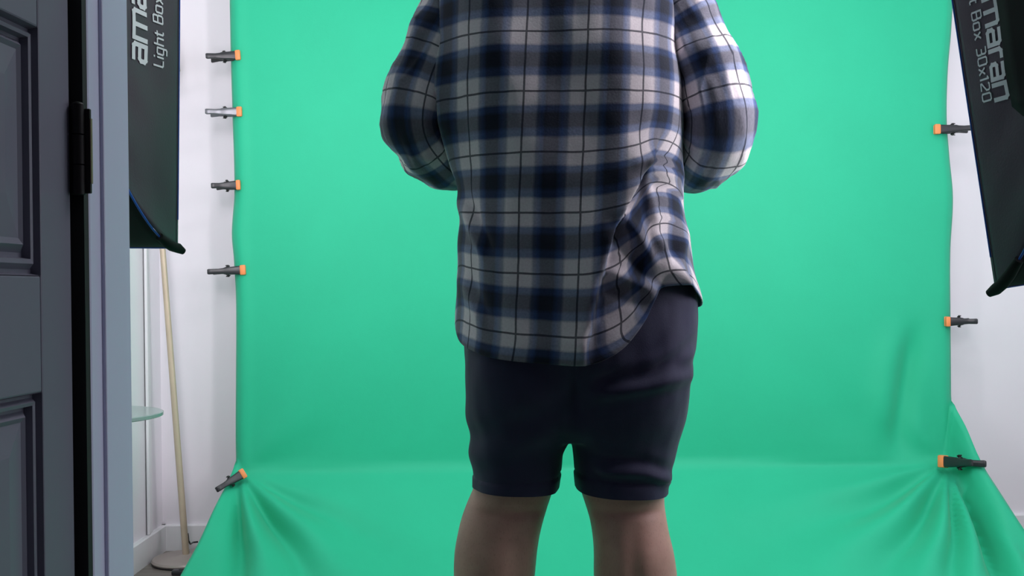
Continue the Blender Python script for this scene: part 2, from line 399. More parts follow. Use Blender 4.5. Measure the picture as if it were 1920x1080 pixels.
# ---------------------------------------------------------------- green backdrop
SY = 3.34
L_EDGE = [(0, 428), (100, 430), (200, 433), (350, 437), (430, 432), (480, 436), (560, 440), (700, 440), (850, 440), (900, 443)]
R_EDGE = [(0, 1792), (70, 1788), (140, 1782), (230, 1780), (300, 1785), (380, 1792), (480, 1787), (600, 1787), (770, 1788), (900, 1790)]
def edge_x(tb, z):
    py = CY+(EYE-z)*F/SY
    px = table(tb, py)[0]
    return P(px, py+(CX-px)*ROLL, SY).x
cl = P(447, 893, SY); cr = P(1783, 874, SY)
HB = P(1000, 876, SY).z
def screen():
    NS, NT = 260, 230
    TOP = 2.42
    V = []
    XC0, XC1 = cl.x, cr.x
    for j in range(NT+1):
        t = j/NT
        for i in range(NS+1):
            s = i/NS
            # height at which the cloth leaves the stand and sweeps out towards the room
            flap = sstep(0.984, 1.0, s)*0.19+sstep(0.010, 0.0, s)*0.02
            hb = HB+flap
            L1 = TOP-hb; run = 0.45; L2 = math.hypot(run, hb-0.012); L3 = 1.28
            # denser rows near the bend
            q = lerp(0, L1, t/0.45) if t < 0.45 else (L1+lerp(0, L2, (t-0.45)/0.30) if t < 0.75 else L1+L2+lerp(0, L3, (t-0.75)/0.25))
            def base(q_):
                if q_ < L1: return SY, TOP-q_
                if q_ < L1+L2:
                    k_ = (q_-L1)/L2; sg_ = 0.018*math.sin(PI*k_); return SY-run*k_+sg_*0.3, lerp(hb, 0.012, k_)-sg_
                return SY-run-(q_-L1-L2), 0.012
            if q < L1:
                y = SY; z = TOP-q; fwd = 0.0; nrm = Vector((0, -1, 0))
            elif q < L1+L2:
                k = (q-L1)/L2; sag = 0.018*math.sin(PI*k)
                y = SY-run*k+sag*0.3; z = lerp(hb, 0.012, k)-sag; fwd = (q-L1); nrm = Vector((0, -0.588, 0.809)).lerp(Vector((0, 0, 1)), sstep(0.75, 1.0, k)).normalized()
            else:
                y = SY-run-(q-L1-L2); z = 0.012; fwd = q-L1; nrm = Vector((0, 0, 1))
            if abs(q-L1) < 0.03:
                bp_ = [base(q+e_) for e_ in (-0.022, -0.011, 0, 0.011, 0.022)]; y = sum(b_[0] for b_ in bp_)/5; z = sum(b_[1] for b_ in bp_)/5
            z = max(z, 0.012)
            xl = edge_x(L_EDGE, max(z, hb) if fwd > 0 else z); xr = edge_x(R_EDGE, max(z, hb) if fwd > 0 else z)
            fl = sstep(0, 0.45, fwd)
            xl -= 0.063*min(1, fwd/0.556)+0.10*sstep(0.5, 1.3, fwd); xr += 0.082*min(1, fwd/0.456)+0.10*sstep(0.5, 1.3, fwd)
            x = lerp(xl, xr, s)
            d = 0.0
            # soft hanging waves of the upright cloth
            if fwd == 0:
                d += 0.0035*math.sin(x*7.3+0.5*math.sin(z*2.1))+0.005*noise.noise(Vector((x*2.2, z*0.7, 3)))
                # rolled, darker side hems
                d -= 0.016*math.exp(-((x-xl)/0.014)**2)+0.016*math.exp(-((xr-x)/0.016)**2)
                d += 0.010*math.exp(-((x-xl-0.035)/0.02)**2)*0.4
                # slack pulling in towards the lower corner clamps
                rr = math.hypot(x-XC1, z-cr.z); ph = math.atan2(z-cr.z, XC1-x)
                d += 0.022*rr*math.exp(-(rr/0.33)**2)*math.sin(ph*9.0+0.6)*sstep(0.02, 0.12, rr)
                vx = XC1-0.115-0.05*sstep(0.75, 0.35, z)
                d -= 0.026*math.exp(-((x-vx)/0.035)**2)*sstep(0.78, 0.62, z)*sstep(HB-0.02, HB+0.16, z)
                d += 0.014*math.exp(-((x-vx+0.075)/0.045)**2)*sstep(0.78, 0.62, z)*sstep(HB-0.02, HB+0.16, z)
                rr = math.hypot(x-XC0, z-cl.z); ph = math.atan2(z-cl.z, x-XC0)
                d += 0.035*rr*math.exp(-(rr/0.25)**2)*math.sin(ph*7.0+2.2)*sstep(0.02, 0.12, rr)
            # gathers radiating from the two bottom clamps
            if fwd > 0:
                for (xc, sg, RAYS) in ((XC0, 1, ((-0.10, 0.14, 0.020), (0.20, 0.075, -0.060), (0.37, 0.09, 0.030), (0.60, 0.085, -0.052), (0.78, 0.11, 0.026), (1.02, 0.10, -0.024))),
                                       (XC1, -1, ((-0.22, 0.07, -0.030), (-0.09, 0.07, 0.026), (0.05, 0.065, -0.100), (0.20, 0.065, 0.034), (0.33, 0.05, -0.040), (0.46, 0.075, 0.034), (0.66, 0.09, -0.050), (0.86, 0.10, 0.030), (1.08, 0.12, -0.034), (1.28, 0.10, 0.016)))):
                    r = math.hypot(x-xc, fwd+0.004)
                    if r > 1.3: continue
                    ph = math.atan2((x-xc)*sg, fwd+0.004)    # 0 straight towards the room, + inwards
                    ph += 0.06*noise.noise(Vector((r*4, xc*3, 2)))
                    rad = sstep(0.015, 0.26, r)*math.exp(-(max(0, r-0.22)/0.42)**2)
                    for (p, w, dep) in RAYS:
                        d += dep*rad*math.exp(-((ph-p)/w)**2)*(0.85 if p > 0 else sstep(0.02, 0.12, fwd))
            if fwd > 0:
                d += 0.012*sstep(0, 0.2, fwd)*(noise.noise(Vector((x*2.3, fwd*2.6, 9)))+0.5*noise.noise(Vector((x*6, fwd*5, 4))))*sstep(2.2, 0.8, fwd)
            co = Vector((x, y, z))+nrm*d
            if co.z < 0.006: co.z = 0.006
            V.append(co)
    # pull cloth back to the clamp points
    Fc = []
    for j in range(NT):
        for i in range(NS):
            a = j*(NS+1)+i; Fc.append((a, a+NS+1, a+NS+2, a+1))
    o = mesh_from('green_backdrop', V, Fc, M['green'])
    so = o.modifiers.new('t', 'SOLIDIFY'); so.thickness = 0.0012; so.offset = -1
    return tag(o, 'bright green chroma key backdrop cloth hanging and sweeping forward across the floor', 'backdrop')
screen()
# slim stand behind the cloth which carries it
xs0 = edge_x(L_EDGE, 1.2)+0.030; xs1 = edge_x(R_EDGE, 1.2)-0.030
s = thing('backdrop_stand', 'black tubular stand hidden behind the green backdrop cloth', 'backdrop stand', (0, SY+0.03, 0))
tube('upright_pole', [(xs0, 0, 0.0), (xs0, 0, 2.44)], 0.010, M['metal'], s)
tube('upright_pole', [(xs1, 0, 0.0), (xs1, 0, 2.44)], 0.010, M['metal'], s)
tube('crossbar', [(xs0-0.08, -0.018, 2.44), (xs1+0.08, -0.018, 2.44)], 0.012, M['metal'], s)

# ---------------------------------------------------------------- spring clamps
def clamp_half(sgn):
    """one lever of the clamp: jaw, pivot boss, handle. local x from jaw tip (0) to the handle end, y is the pinch direction"""
    prof = [(0.000, 0.006, 0.0050, 0.014), (0.012, 0.0075, 0.0055, 0.0145), (0.030, 0.011, 0.0065, 0.013), (0.048, 0.0125, 0.0075, 0.0125), (0.056, 0.0135, 0.0075, 0.0125),
            (0.064, 0.016, 0.0060, 0.0100), (0.080, 0.0205, 0.0050, 0.0085), (0.098, 0.026, 0.0048, 0.0088), (0.110, 0.029, 0.0045, 0.0092), (0.114, 0.030, 0.0030, 0.0075)]
    V = []; Fc = []; seg = 14
    for x, y, hy, hz in prof:
        for k in range(seg):
            th = 2*PI*k/seg; c, s_ = math.cos(th), math.sin(th); e = 0.55
            V.append(Vector((x, sgn*y+hy*math.copysign(abs(c)**e, c), hz*math.copysign(abs(s_)**e, s_))))
    for i in range(len(prof)-1):
        for k in range(seg):
            k2 = (k+1) % seg; Fc.append((i*seg+k, i*seg+k2, (i+1)*seg+k2, (i+1)*seg+k))
    Fc.append(tuple(range(seg-1, -1, -1))); Fc.append(tuple((len(prof)-1)*seg+k for k in range(seg)))
    me = bpy.data.meshes.new('lever'); me.from_pydata([tuple(v) for v in V], [], Fc); me.update()
    bmx = bmesh.new(); bmx.from_mesh(me); bmesh.ops.recalc_face_normals(bmx, faces=bmx.faces); bmx.to_mesh(me); bmx.free()
    return me
def pad_mesh(sgn):
    bmx = bmesh.new(); add_box(bmx, -0.012, 0.008, min(sgn*0.002, sgn*0.0145), max(sgn*0.002, sgn*0.0145), -0.0165, 0.0165, bevel=0.004)
    me = bpy.data.meshes.new('jaw_pad'); bmx.to_mesh(me); bmx.free(); return me
def spring_mesh():
    pth = []
    for k in range(97):
        a = 2*PI*k/16; pth.append((0.052+0.0065*math.cos(a), 0.0065*math.sin(a), -0.0185+0.037*k/96))
    V, Fc = tube_data(pth, 0.0016, 6)
    V2, F2 = tube_data([(0.052, 0, -0.020), (0.052, 0, 0.020)], 0.0042, 12)
    b = len(V)
    me = bpy.data.meshes.new('spring'); me.from_pydata([tuple(v) for v in V+V2], [], Fc+[tuple(i+b for i in q) for q in F2]); me.update(); return me
CM = {'f': clamp_half(-1), 'b': clamp_half(1), 'pf': pad_mesh(-1), 'pb': pad_mesh(1), 's': spring_mesh()}
CMS = {k: CM[k].copy() for k in ('f', 'b')}
def clamp(tip, tail, label, silver=False, sc=1.0, ysh=0.0, roll=0.0, ytail=None):
    """tip / tail in picture pixels on the cloth plane"""
    a = P(tip[0], tip[1], SY+ysh); b = P(tail[0], tail[1], SY+(ysh if ytail is None else ytail))
    e = thing('spring_clamp', label, 'clamp', a, 'spring clamps along the backdrop edges')
    d = (b-a); L = d.length; xax = d.normalized(); yax = Vector((0, 1, 0)); zax = xax.cross(yax)
    R = Matrix((xax, yax, zax)).transposed() @ Matrix.Rotation(roll, 3, 'X')
    e.rotation_euler = R.to_euler(); k = L/0.126; e.scale = (k, max(1.0, k), max(1.0, k)*sc)
    e.location = a+xax*0.012*k
    src = CMS if silver else CM
    for nm, me, m in (('lever', src['f'], M['silver' if silver else 'plastic']), ('lever', src['b'], M['silver' if silver else 'plastic']),
                      ('jaw_pad', CM['pf'], M['orange']), ('jaw_pad', CM['pb'], M['orange']), ('spring', CM['s'], M['metal'])):
        o = bpy.data.objects.new(nm, me); COL.objects.link(o); o.parent = e
        if not me.materials: me.materials.append(m)
        for p_ in me.polygons: p_.use_smooth = True
        try: me.set_sharp_from_angle(angle=0.7)
        except Exception: pass
    return e
clamp((452, 104), (391, 109), 'black spring clamp with orange pads, uppermost on the left edge of green backdrop')
clamp((455, 210), (390, 212), 'silver-handled spring clamp with orange pads, second from top on left backdrop edge', silver=True)
clamp((452, 347), (401, 350), 'short black spring clamp with orange pads, third from top on left backdrop edge')
clamp((462, 506), (394, 510), 'black spring clamp with orange pads, fourth from top on left backdrop edge')
clamp((459, 886), (407, 918), 'tilted black spring clamp pinching the gathered lower left corner of green backdrop', ysh=-0.050, roll=0.3, ytail=-0.095)
clamp((1750, 243), (1822, 242), 'black spring clamp on right backdrop edge, its handle behind the softbox')
clamp((1771, 603), (1825, 602), 'black spring clamp with orange pads on right backdrop edge, below the softbox')
clamp((1763, 865), (1836, 869), 'large black spring clamp pinching the gathered lower right corner of green backdrop', sc=1.1, ysh=-0.050, roll=-0.25, ytail=-0.17)

# ---------------------------------------------------------------- softboxes
def stroke_glyphs():
    G = {}
    G['a'] = (0.98, [[(0.06, 0.90), (0.70, 0.90), (0.80, 0.80), (0.80, 0.09), (0.20, 0.09), (0.10, 0.18), (0.10, 0.40), (0.20, 0.50), (0.80, 0.50)]])
    G['m'] = (1.52, [[(0.10, 0.0), (0.10, 0.90), (1.24, 0.90), (1.34, 0.80), (1.34, 0.0)], [(0.72, 0.0), (0.72, 0.90)]])
    G['r'] = (0.66, [[(0.10, 0.0), (0.10, 0.78), (0.22, 0.90), (0.56, 0.90)]])
    G['n'] = (0.98, [[(0.10, 0.0), (0.10, 0.90), (0.70, 0.90), (0.80, 0.80), (0.80, 0.0)]])
    G['L'] = (0.80, [[(0.1, 1.4), (0.1, 0.15), (0.2, 0.05), (0.66, 0.05)]])
    G['i'] = (0.30, [[(0.1, 0.0), (0.1, 0.92)], [(0.1, 1.22), (0.1, 1.40)]])
    G['g'] = (0.86, [[(0.66, 0.92), (0.2, 0.92), (0.1, 0.82), (0.1, 0.15), (0.2, 0.05), (0.66, 0.05)], [(0.66, 0.95), (0.66, -0.32), (0.56, -0.42), (0.12, -0.42)]])
    G['h'] = (0.84, [[(0.1, 0.0), (0.1, 1.4)], [(0.1, 0.90), (0.56, 0.90), (0.66, 0.80), (0.66, 0.0)]])
    G['t'] = (0.60, [[(0.2, 1.25), (0.2, 0.15), (0.3, 0.05), (0.5, 0.05)], [(0.0, 0.90), (0.5, 0.90)]])
    G['B'] = (0.96, [[(0.1, 0.05), (0.1, 1.35), (0.62, 1.35), (0.74, 1.22), (0.74, 0.82), (0.64, 0.72), (0.1, 0.72)], [(0.64, 0.72), (0.78, 0.60), (0.78, 0.17), (0.66, 0.05), (0.1, 0.05)]])
    G['o'] = (0.90, [[(0.2, 0.05), (0.6, 0.05), (0.7, 0.15), (0.7, 0.80), (0.6, 0.92), (0.2, 0.92), (0.1, 0.80), (0.1, 0.15), (0.2, 0.05)]])
    G['x'] = (0.80, [[(0.08, 0.0), (0.64, 0.92)], [(0.08, 0.92), (0.64, 0.0)]])
    G['0'] = (0.94, [[(0.22, 0.05), (0.62, 0.05), (0.74, 0.18), (0.74, 1.22), (0.62, 1.35), (0.22, 1.35), (0.1, 1.22), (0.1, 0.18), (0.22, 0.05)]])
    G['1'] = (0.55, [[(0.05, 1.15), (0.28, 1.35), (0.28, 0.0)]])
    G['2'] = (0.92, [[(0.1, 1.20), (0.2, 1.35), (0.6, 1.35), (0.72, 1.22), (0.72, 0.86), (0.1, 0.22), (0.1, 0.05), (0.74, 0.05)]])
    G['3'] = (0.92, [[(0.1, 1.35), (0.6, 1.35), (0.72, 1.22), (0.72, 0.84), (0.60, 0.72), (0.25, 0.72)], [(0.60, 0.72), (0.74, 0.60), (0.74, 0.18), (0.62, 0.05), (0.1, 0.05)]])
    G[' '] = (0.55, [])
    return G
GL = stroke_glyphs()
def text_quads(txt, th):
    """list of quads (2-D), total width"""
    Q = []; x = 0
    for ch in txt:
        adv, strokes = GL[ch]
        for st_ in strokes:
            for k in range(len(st_)-1):
                a = Vector(st_[k]); b = Vector(st_[k+1]); d = (b-a).normalized(); n = Vector((-d.y, d.x))*th/2; a2 = a-d*th*0.42*(k > 0); b2 = b+d*th*0.42*(k < len(st_)-2)
                m_ = max(1, int((b2-a2).length/0.3))
                for q in range(m_):
                    p0 = a2.lerp(b2, q/m_); p1 = a2.lerp(b2, (q+1)/m_)
                    Q.append([Vector((x, 0))+v for v in (p0-n, p1-n, p1+n, p0+n)])
        x += adv
    return Q, x

def softbox(label, corner, tilt, side, pw, text_at, power, yaw, ydist, skirt_from):
    """side=+1: box stands left of the view and shows its right long panel; -1 the mirror image.
    local frame: x to the right, y towards the lit front, z up, origin at the front centre"""
    W2, H2, D = 0.15, 0.60, 0.37
    c = P(corner[0], corner[1], ydist)
    R = Matrix.Rotation(tilt, 4, 'Y') @ Matrix.Rotation(yaw, 4, 'Z')
    off = R @ Vector((side*W2, 0, -H2)); org = c-off
    # lower the Empty's origin to the floor below the light head
    root = thing('softbox_light', label, 'softbox', org, 'strip softboxes beside the backdrop')
    root.rotation_euler = R.to_euler()
    def hw(b): return 0.062+(W2-0.062)*(1-b**1.25)
    def hh(b): return 0.075+(H2-0.075)*(1-b**pw)
    def wr(a, b, k): return 0.0035*math.sin(PI*min(1, b*1.6))*noise.noise(Vector((a*6+k, b*3.0, k)))*2.2+0.010*math.sin(PI*b)*(0.5+0.5*math.cos(PI*a))*-1
    def S(a, b, out=0.0):        # long panel facing the view; a in -1..1 up, b 0 rim .. 1 ring
        # slight inward slack of the cloth between the rods
        return Vector((side*(hw(b)+wr(a, b, 2 if side > 0 else 7)+out), -D*b-out*0.3, a*hh(b)))
    def S2(a, b): return Vector((-side*hw(b), -D*b, a*hh(b)))
    def T(a, b, zs, out=0.0): return Vector((a*hw(b), -D*b-out, zs*(hh(b)-0.012*math.sin(PI*b)*(1-a*a)+out)))
    def grid(fn, na, nb, a0=-1, a1=1, b0=0, b1=1):
        V = [fn(lerp(a0, a1, i/na), lerp(b0, b1, j/nb)) for j in range(nb+1) for i in range(na+1)]
        Fc = [(j*(na+1)+i, j*(na+1)+i+1, (j+1)*(na+1)+i+1, (j+1)*(na+1)+i) for j in range(nb) for i in range(na)]
        return V, Fc
    for nm, fn, na in (('side_panel', S, 90), ('side_panel', S2, 20), ('end_panel', lambda a, b: T(a, b, -1), 16), ('end_panel', lambda a, b: T(a, b, 1), 16)):
        V, Fc = grid(fn, na, 40)
        o = mesh_from(nm, V, Fc, M['skirt' if nm == 'end_panel' else 'black'], root); so = o.modifiers.new('t', 'SOLIDIFY'); so.thickness = 0.0015; so.offset = 0
    # rim with lip
    rim = [(W2, 0, -H2), (W2, 0, H2), (-W2, 0, H2), (-W2, 0, -H2)]
    bmx = bmesh.new()
    for (x0, x1, z0, z1) in ((W2-0.002, W2+0.001, -H2, H2), (-W2-0.001, -W2+0.002, -H2, H2), (-W2, W2, -H2-0.001, -H2+0.002), (-W2, W2, H2-0.002, H2+0.001)):
        add_box(bmx, x0, x1, -0.002, 0.004, z0, z1)
    bm_obj('front_lip', bmx, M['black'], root)
    # piping along the rods and the rim ends
    for sx in (side,):
        for sz in (-1, 1):
            pth = [Vector((sx*hw(b/24), -D*b/24, sz*hh(b/24)))+Vector((sx, 0, sz))*0.0015 for b in range(0, 25)]
            o = tube('piping', pth[2:], 0.0019, M['blue'], root, 8); o['label'] = 'blue piping along the corner rod'
    o = tube('rim_piping', [(-W2, 0.004, -H2-0.001), (W2, 0.004, -H2-0.001)], 0.0022, M['blue'], root, 8); o['label'] = 'blue piping along the lower rim'
    o = tube('rim_piping', [(side*(W2+0.001), 0.002, -H2+0.05), (side*(W2+0.001), 0.002, H2-0.05)], 0.0016, M['blue'], root, 8); o['label'] = 'blue piping along the upright rim'
    # black rod pockets on the front corners
    for sz in (-1, 1):
        for sx in (side, -side):
            pth = [Vector((sx*hw(b), -D*b, sz*hh(b)))+Vector((sx*0.002, 0, sz*0.002)) for b in (0.16, 0.10, 0.05, 0.0)]
            pth.append(pth[-1]+Vector((sx*0.006, 0.012, sz*0.006)))
            tube('rod_pocket', pth, [0.007, 0.009, 0.0095, 0.0095, 0.006], M['skirt'], root, 12)
    V, Fc = grid(lambda a, b: Vector((a*W2*0.985, -0.012, b*H2*0.985)), 4, 8, -1, 1, -1, 1)
    mesh_from('diffuser', V, Fc, M['diffuser'], root)['label'] = 'white lit diffuser cloth'
    # rear skirt and light head
    V = []; Fc = []
    nb_, na_ = 14, 30
    for j in range(nb_+1):
        b = lerp(skirt_from, 1.0, j/nb_)
        for i in range(na_+1):
            ah = lerp(0.62, 0.95, (j/nb_)**0.6); a = lerp(-ah, ah, i/na_)
            V.append(S(a, b, 0.004))
    for j in range(nb_):
        for i in range(na_):
            q = j*(na_+1)+i; Fc.append((q, q+1, q+na_+2, q+na_+1))
    o = mesh_from('rear_cover', V, Fc, M['skirt'], root); so = o.modifiers.new('t', 'SOLIDIFY'); so.thickness = 0.002
    tube('speed_ring', [(0, -D-0.03, 0), (0, -D+0.01, 0)], [0.085, 0.085], M['metal'], root, 40)
    bmx = bmesh.new(); add_box(bmx, -0.055, 0.055, -D-0.24, -D-0.03, -0.06, 0.06, bevel=0.012); bm_obj('light_head', bmx, M['plastic'], root)
    # lettering printed on the long panel
    def lettering(nm, txt, size, th, b_mid, z_start, squeeze, wide):
        Q, w = text_quads(txt, th)
        V = []; Fc = []
        for q in Q:
            b0 = len(V)
            for p in q:
                al = p.x*size*squeeze; ac = (p.y-0.5)*size
                # side +1 reads upwards with letter tops to the left (towards the ring); -1 reads downwards
                if side > 0: z = z_start+al
                else: z = z_start+(w*size*squeeze-al)
                b = b_mid+ac*wide/(D*0.985)
                b = min(0.98, max(0.01, b))
                V.append(S(z/hh(b), b, 0.0022))
            Fc.append((b0, b0+1, b0+2, b0+3))
        o = mesh_from(nm, V, Fc, M['ink'], root, False)
        o['label'] = 'pale grey printed lettering reading ' + txt
        return w
    big, small, z0b, z0s, bb, bs, sqz, wide, wides = text_at
    lettering('logo_print', 'amaran', big, 0.215, bb, z0b, sqz, wide)
    lettering('model_print', 'Light Box 30x120', small, 0.17, bs, z0s, sqz, wides)
    # the stand below the light head
    hd = R @ Vector((0, -D-0.13, -0.06))+org
    st_ = thing('light_stand', 'black tripod light stand under the '+('left' if side > 0 else 'right')+' softbox', 'light stand', (hd.x, hd.y, 0), 'light stands')
    tube('pole', [(0, 0, 0.12), (0, 0, hd.z*0.55)], 0.014, M['metal'], st_); tube('pole', [(0, 0, hd.z*0.5), (0, 0, hd.z-0.004)], 0.010, M['metal'], st_)
    for k in range(3):
        a = 2*PI*k/3+PI/2
        tube('leg', [(0, 0, 0.42), (0.19*math.cos(a), 0.19*math.sin(a), 0.010)], 0.008, M['metal'], st_, 10)
    # its own light, straight out of the diffuser
    l = area_light('softbox_lamp', (0, 0.04, 0), (0, 1, 0), 0.27, 1.1, power, (1.0, 0.92, 1.0), root)
    return root
#            label, lower front corner, tilt, side, rod curve, text(big,small,z0 big,z0 small,b big,b small,squeeze), power, yaw, distance, skirt
softbox('black strip softbox on the left beside the door frame, pale lettering reading upwards', (331, 463), math.radians(1.2), 1, 1.85, (0.038, 0.0195, -0.287, -0.283, 0.30, 0.150, 1.0, 1.12, 0.95), SOFT_L, math.radians(-4), 1.86, 0.47)
softbox('tilted black strip softbox at the right edge, pale lettering reading downwards', (1869, 540), math.radians(-7.8), -1, 1.35, (0.032, 0.0175, -0.315, -0.31, 0.185, 0.105, 1.0, 0.85, 0.75), SOFT_R, math.radians(6), 1.62, 0.235)

# ---------------------------------------------------------------- floor lamp
bx = P(349, 1040, 3.30); bx.z = 0
lamp = thing('floor_lamp', 'slender brass floor lamp leaning in the corner beside the backdrop', 'floor lamp', (bx.x, bx.y, 0))
top = P(304.5, 462, 3.28); 
lathe('base', [(0.0, 0.0), (0.104, 0.0), (0.107, 0.003), (0.107, 0.006)], M['plastic'], lamp, 56)['label'] = 'dark underside ring of the lamp base'
lathe('base_plate', [(0.0, 0.006), (0.106, 0.006), (0.108, 0.010), (0.104, 0.016), (0.030, 0.019), (0.014, 0.026), (0.0, 0.026)], M['basedisc'], lamp, 56)
dv = (Vector((top.x, top.y, top.z))-Vector((bx.x, bx.y, 0.02)))
pole_top = Vector((0, 0, 0.02))+dv*(1.62/dv.z)
tube('pole', [Vector((0.0, 0, 0.018)), Vector((0, 0, 0.02))+dv*0.5, pole_top], [0.0108, 0.0098, 0.0085], M['brass'], lamp, 24)
o = lathe('lamp_shade', [(0.10, 0.0), (0.07, 0.16), (0.067, 0.16), (0.097, 0.0)], M['shade'], lamp, 40, (pole_top.x, pole_top.y, 1.60))
pc = [Vector(v)-bx for v in (P(352, 1000, 3.33), P(353.5, 1014, 3.33), P(357, 1020, 3.36), P(362, 1017, 3.41), P(371, 1016, 3.42))]
tube('cord', pc, 0.0028, M['plastic'], lamp, 8)['label'] = 'black power cord rising beside the pole'
sw = P(341, 1063, 3.15); sw.z = 0
t_ = thing('foot_switch', 'small black foot switch on the floor in front of the lamp base', 'foot switch', sw)
bm = bmesh.new(); add_box(bm, -0.030, 0.034, -0.014, 0.014, 0.0, 0.016, bevel=0.005); bm_obj('switch_body', bm, M['plastic'], t_)
bm = bmesh.new(); add_box(bm, -0.008, 0.010, -0.007, 0.007, 0.015, 0.019, bevel=0.002); bm_obj('button', bm, M['plastic'], t_)
# ---------------------------------------------------------------- small glass table
tr = P(300, 778, 2.80)
tb = thing('glass_shelf', 'rounded pale green glass shelf showing beside the door frame, before the lamp pole', 'shelf', (LEFT_X, 2.80, tr.z))
rx_ = tr.x-LEFT_X; V = []; n_ = 40
for zz, k in ((-0.006, 0.985), (-0.004, 1.0), (0.004, 1.0), (0.006, 0.985)):
    for q in range(n_+1):
        a = -PI/2+PI*q/n_; V.append(Vector((rx_*k*math.cos(a), 0.20*k*math.sin(a), zz)))
m_ = n_+1; Fc = [(r*m_+q, r*m_+(q+1) % m_, (r+1)*m_+(q+1) % m_, (r+1)*m_+q) for r in range(3) for q in range(m_)]
Fc += [tuple(range(m_-1, -1, -1)), tuple(3*m_+q for q in range(m_))]
mesh_from('glass_plate', V, Fc, M['glass'], tb, False)
for yy in (-0.10, 0.10):
    bm = bmesh.new(); add_box(bm, 0.0, 0.03, yy-0.008, yy+0.008, -0.018, -0.006, bevel=0.002); bm_obj('bracket', bm, M['base'], tb)

# ---------------------------------------------------------------- the person
YP = 1.90
def ring(cx, cy, cz, hx, hy, n=40, e=2.0, shift=0.0):
    out = []
    for k in range(n):
        th = 2*PI*k/n; c, s_ = math.cos(th), math.sin(th)
        out.append(Vector((cx+hx*math.copysign(abs(c)**(2/e), c), cy+hy*math.copysign(abs(s_)**(2/e), s_), cz)))
    return out
def loft(rings):
    n = len(rings[0]); V = [v for r in rings for v in r]; Fc = []
    for i in range(len(rings)-1):
        for k in range(n):
            k2 = (k+1) % n; Fc.append((i*n+k, i*n+k2, (i+1)*n+k2, (i+1)*n+k))
    Fc.append(tuple(range(n-1, -1, -1))); Fc.append(tuple((len(rings)-1)*n+k for k in range(n)))
    return V, Fc
def rings_px(rows, step, n=40, e=2.1):
    """rows: (py, xl, xr, half depth, depth centre)"""
    out = []; y = rows[0][0]
    while True:
        xl, xr, hd, dc = table(rows, y)
        a = P(xl, y, YP); b = P(xr, y, YP); z = (a.z+b.z)/2
        out.append(ring((a.x+b.x)/2, YP+dc, z, (b.x-a.x)/2, hd, n, e))
        if y >= rows[-1][0]: break
        y = min(y+step, rows[-1][0])
    return out
person = thing('person', 'person in blue plaid shirt and navy shorts standing with back turned before green backdrop', 'person', (P(1070, 900, YP).x, YP, 0))
inv = Vector((person.location.x, person.location.y, 0))
def local(V): return [v-inv for v in V]
floor_py = CY+EYE*1000
def zpy(z): return CY+(EYE-z)*1000      # picture row of a height at the person's distance (no roll)
# legs: measured outline rows, then down to ankle and foot
legL = [(640, 905, 1050, 0.092, 0.0), (760, 900, 1048, 0.090, 0.0), (860, 899, 1040, 0.083, 0.0), (912, 888, 1038, 0.078, 0.002), (940, 876, 1030, 0.075, 0.0), (970, 865, 1020, 0.075, -0.006), (1000, 858, 1012, 0.076, -0.012),
        (1030, 853, 1007, 0.077, -0.016), (1080, 852, 1002, 0.076, -0.018), (1130, 858, 994, 0.069, -0.014), (1200, 876, 978, 0.055, -0.004), (1280, 893, 962, 0.043, 0.004), (1340, 897, 962, 0.042, 0.006), (1385, 893, 965, 0.046, 0.0), (1412, 893, 965, 0.046, 0.0)]
legR = [(640, 1100, 1262, 0.092, 0.0), (760, 1100, 1255, 0.090, 0.0), (860, 1093, 1242, 0.083, 0.0), (912, 1088, 1245, 0.078, 0.002), (940, 1096, 1245, 0.075, 0.0), (970, 1105, 1248, 0.075, -0.006), (1000, 1110, 1253, 0.076, -0.012),
        (1030, 1112, 1260, 0.077, -0.016), (1080, 1112, 1266, 0.076, -0.018), (1130, 1118, 1262, 0.069, -0.014), (1200, 1136, 1248, 0.055, -0.004), (1280, 1157, 1228, 0.043, 0.004), (1340, 1158, 1224, 0.042, 0.006), (1385, 1156, 1228, 0.046, 0.0), (1412, 1156, 1228, 0.046, 0.0)]
pieces = [loft(rings_px(legL, 10)), loft(rings_px(legR, 10))]
for cxp in (928, 1194):
    a = P(cxp, 1400, YP); s_ = -1 if cxp < 1000 else 1
    pieces.append(tube_data([(a.x-0.0*s_, YP-0.035, 0.050), (a.x+0.006*s_, YP+0.03, 0.052), (a.x+0.018*s_, YP+0.10, 0.040), (a.x+0.026*s_, YP+0.155, 0.033), (a.x+0.030*s_, YP+0.185, 0.031)], [0.030, 0.040, 0.040, 0.042, 0.026], 20, True, 1.05))
    for q in range(5):
        tx = a.x+0.028*s_+(q-2)*0.016*1.0; ln = 0.225-0.012*abs(q-(1 if s_ > 0 else 3))
        pieces.append(tube_data([(tx, YP+0.15, 0.026), (tx, YP+ln-0.012, 0.024), (tx, YP+ln, 0.022)], [0.011, 0.011, 0.006], 10))
